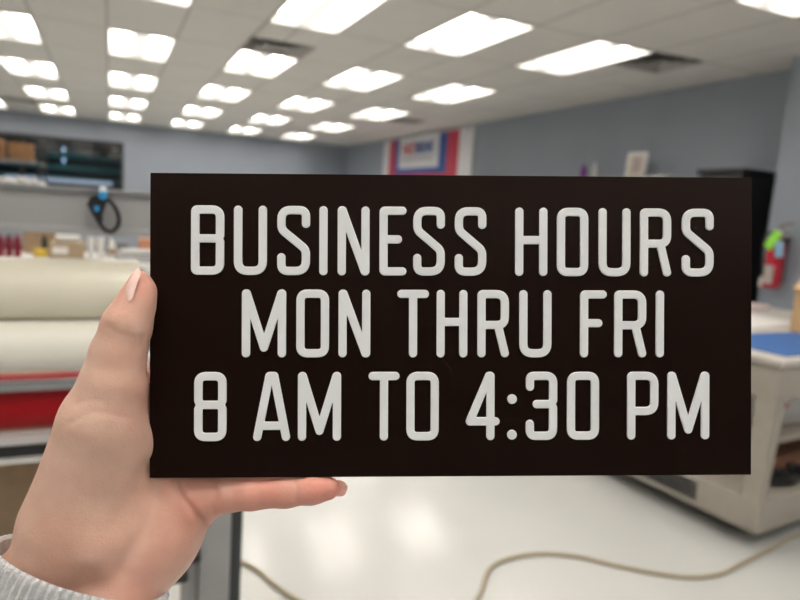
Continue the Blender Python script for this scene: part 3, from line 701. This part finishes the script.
def crease_pts(V):
    """press the skin folds into the finished surface"""
    W=V.copy()
    lines=[([(172,470,330),(182,496,326),(192,510,324),(206,526,324)],1.5,2.2),
           ([(152,470,328),(155,500,318),(142,535,310),(120,570,302)],5,1.8),
           ([(106,326,302),(118,333,300),(134,338,306)],1.2,.35),
           ([(76,404,304),(92,400,300),(104,402,298)],1.4,.35),
           ([(70,424,302),(92,412,298),(130,418,298)],1.4,.4),
           ([(214,480,324),(216,495,321),(214,512,324)],1.6,.9),
           ([(258,480,321),(259,493,319),(258,505,321)],1.4,.5),
           ([(296,482,320),(297,490,319),(296,499,321)],1.3,.45),
           ]
    cen=P3(130,450,335)
    for pts,w_,dep in lines:
        pts=[P3(*p) for p in pts]
        best=np.full(len(V),1e9)
        for a,b in zip(pts,pts[1:]):
            # distance measured across the line of sight only, so the fold follows the surface
            va=a[:2]/-a[2];vb=b[:2]/-b[2];pv=V[:,:2]/-V[:,2:3]
            d=vb-va;t=np.clip(((pv-va)@d)/(d@d),0,1);dist=np.linalg.norm(pv-va-t[:,None]*d,axis=1)*330
            best=np.minimum(best,dist)
        amt=dep*np.exp(-(best/w_)**2)
        front=(NRM[:,2]>.15)
        W-=NRM*(amt*front)[:,None]
    return W
me=mesh_np('hand',V,Fc,M_skin)
NRM=np.zeros((len(V),3),np.float32); me.vertex_normals.foreach_get('vector',NRM.ravel()) if False else None
buf=np.zeros(len(V)*3,np.float32); me.vertex_normals.foreach_get('vector',buf); NRM=buf.reshape(-1,3)
V=crease_pts(V)
# natural redness of fingertips, knuckle folds and web
bl=np.zeros(len(V))
for p,rad,s in (((137,285,316),15,.55),((325,488,325),20,.85),((270,492,325),28,.65),((205,505,325),24,.5),((146,360,325),14,.6),((140,590,310),26,.35),((150,400,318),18,.35),((180,540,320),22,.3)):
    bl=np.maximum(bl,s*np.exp(-(np.linalg.norm(V-P3(*p),axis=1)/rad)**2))
bpy.data.meshes.remove(me)
CMn=np.array(CM)
def toworld(V): return (V/1000.)@CMn[:3,:3].T+CMn[:3,3]
hw=toworld(hc[None])[0]
pr=empty('person',tuple(toworld(P3(62,612,316)[None])[0]),0,'left hand with pale pink nails in a grey knit sleeve, gripping the brown sign','person')
po=np.array(pr.location)
me=mesh_np('hand',toworld(V)-po,Fc,M_skin)
at=me.attributes.new('blush','FLOAT','POINT'); at.data.foreach_set('value',bl.astype(np.float32))
hand=bpy.data.objects.new('hand',me); link(hand,pr)
sm=hand.modifiers.new('smooth','SMOOTH'); sm.factor=.5; sm.iterations=2
# nails
M_nail=mat('pale_pink_nail',(.90,.60,.54),.3,coat=.3,spec=.5,sss=.7)
M_nail.node_tree.nodes['Principled BSDF'].inputs['Subsurface Radius'].default_value=(.5,.45,.45); M_nail.node_tree.nodes['Principled BSDF'].inputs['Subsurface Scale'].default_value=.002
def nail(base,tip,nrm,w0,w1,curve,lift=.0,parent=hand):
    """curved nail plate from base to tip (mm, camera frame); nrm outward"""
    a=base;b=tip;A=(b-a);L=np.linalg.norm(A);A/=L;Nn=nrm-A*(A@nrm);Nn/=np.linalg.norm(Nn);B=np.cross(Nn,A)
    bm=bmesh.new();n=12;m_=14;top=[];bot=[]
    for i in range(m_+1):
        t=i/m_; w=w0+(w1-w0)*t
        w*= math.sqrt(max(.0,1-((.28-t)/.28)**2))*.55+.45 if t<.28 else (math.sqrt(max(.02,1-((t-.72)/.28)**2*.93)) if t>.72 else 1)
        rt=[];rb=[]
        for j in range(n+1):
            s=(j/n*2-1); x=s*w
            z=-curve*(s*s)*w/w0 + .9*math.sin(PI*min(1,t*.9+.1))-.0 + .15
            p=a+A*(L*t)+B*x+Nn*z; q=p-Nn*.55
            rt.append(bm.verts.new(toworld(p[None])[0]-po)); rb.append(bm.verts.new(toworld(q[None])[0]-po))
        top.append(rt);bot.append(rb)
    for i in range(m_):
        for j in range(n):
            bm.faces.new((top[i][j],top[i][j+1],top[i+1][j+1],top[i+1][j]));bm.faces.new((bot[i][j],bot[i+1][j],bot[i+1][j+1],bot[i][j+1]))
        for j in (0,n): bm.faces.new((top[i][j],top[i+1][j],bot[i+1][j],bot[i][j]))
    for i in (0,m_):
        for j in range(n): bm.faces.new((top[i][j],top[i][j+1],bot[i][j+1],bot[i][j]))
    bmesh.ops.recalc_face_normals(bm,faces=bm.faces)
    mm=MB();mm.bm.free();mm.bm=bm;return mm.build('fingernail',M_nail,parent)
nail(P3(122.0,303,308.4),P3(137.2,268.5,314.6),np.array([-.74,.12,.66]),6.4,3.8,2.6)
nail(P3(324,487,329.8),P3(347.5,487.5,328.5),np.array([.15,.1,-1.]),4.6,4.2,1.8)
for f,nr in zip(fingers,([0,.1,-1],[0,.1,-1],[0,.1,-1])):
    a=P3(*f[3][0]);b=P3(*f[4][0]);d=(b-a)/np.linalg.norm(b-a);nv=np.array(nr,float);nv-=d*(d@nv);nv/=np.linalg.norm(nv)
    nail(b-d*5+nv*7.0,b+d*8.5+nv*5.2,nv,5.,3.8,2.4)
# knit sleeve: ribbed cuff around the wrist
M_knit=mat('grey_knit',(.60,.60,.61),.95,noise=.12,nscale=900,bump=.6,bscale=1500)
def sleeve():
    c0=P3(46,650,309); c1=P3(22,735,292); c2=P3(-40,930,240)
    path=[P3(83,567,320),P3(68,602,317),P3(40,658,310),P3(-4,735,296),P3(-12,850,262),P3(-60,1000,225),P3(-120,1200,190)]
    # resample
    Q=[]
    for i in range(len(path)-1):
        for k in range(10): Q.append(path[i]+(path[i+1]-path[i])*k/10)
    Q.append(path[-1]); Q=np.array(Q)
    for _ in range(6): Q[1:-1]=(Q[:-2]+2*Q[1:-1]+Q[2:])/4
    bm=bmesh.new();n=420;ribs=70;outer=[];L=0
    e1=np.array([.92,-.40,.0])
    for i,p in enumerate(Q):
        T=Q[min(i+1,len(Q)-1)]-Q[max(i-1,0)];T/=np.linalg.norm(T)
        if i: L+=np.linalg.norm(Q[i]-Q[i-1])
        u=e1-T*(e1@T);u/=np.linalg.norm(u);w=np.cross(T,u)
        ring=[]
        g=1+.0009*L
        for k in range(n):
            a=2*PI*k/n; rib=1.0*math.sin(a*ribs)+(.25*math.sin(L*2.6+PI*(k*ribs//n%2)))
            rr=(1 if i else .985)
            ra,rb=44.0*g,35.5*g
            ring.append(bm.verts.new(toworld((p+u*math.cos(a)*(ra+rib)*rr+w*math.sin(a)*(rb+rib)*rr)[None])[0]-po))
        outer.append(ring)
    # turned-in hem
    p=Q[0];T=Q[1]-Q[0];T/=np.linalg.norm(T);u=e1-T*(e1@T);u/=np.linalg.norm(u);w=np.cross(T,u)
    inner=[]
    for dd,f in ((-.8,-1.5),(.6,-3.2),(14,-3.6)):
        inner.append([bm.verts.new(toworld((p+T*dd+u*math.cos(2*PI*k/n)*(44+f)+w*math.sin(2*PI*k/n)*(35.5+f))[None])[0]-po) for k in range(n)])
    seq=inner[::-1]+outer
    for A_,B_ in zip(seq,seq[1:]):
        for k in range(n): bm.faces.new((A_[k],A_[(k+1)%n],B_[(k+1)%n],B_[k]))
    bm.faces.new(outer[-1])
    bmesh.ops.recalc_face_normals(bm,faces=bm.faces)
    mm=MB();mm.bm.free();mm.bm=bm;return mm.build('knit_sleeve',M_knit,pr)
sleeve()

# ------------------------------------------------------------------ world and colour
wd=bpy.data.worlds.new('world');S.world=wd;wd.use_nodes=True;wd.node_tree.nodes['Background'].inputs[0].default_value=(.5,.52,.55,1);wd.node_tree.nodes['Background'].inputs[1].default_value=.05
S.view_settings.view_transform='Standard';S.view_settings.look='None';S.view_settings.gamma=1;S.view_settings.use_curve_mapping=False
S.view_settings.exposure=0.5
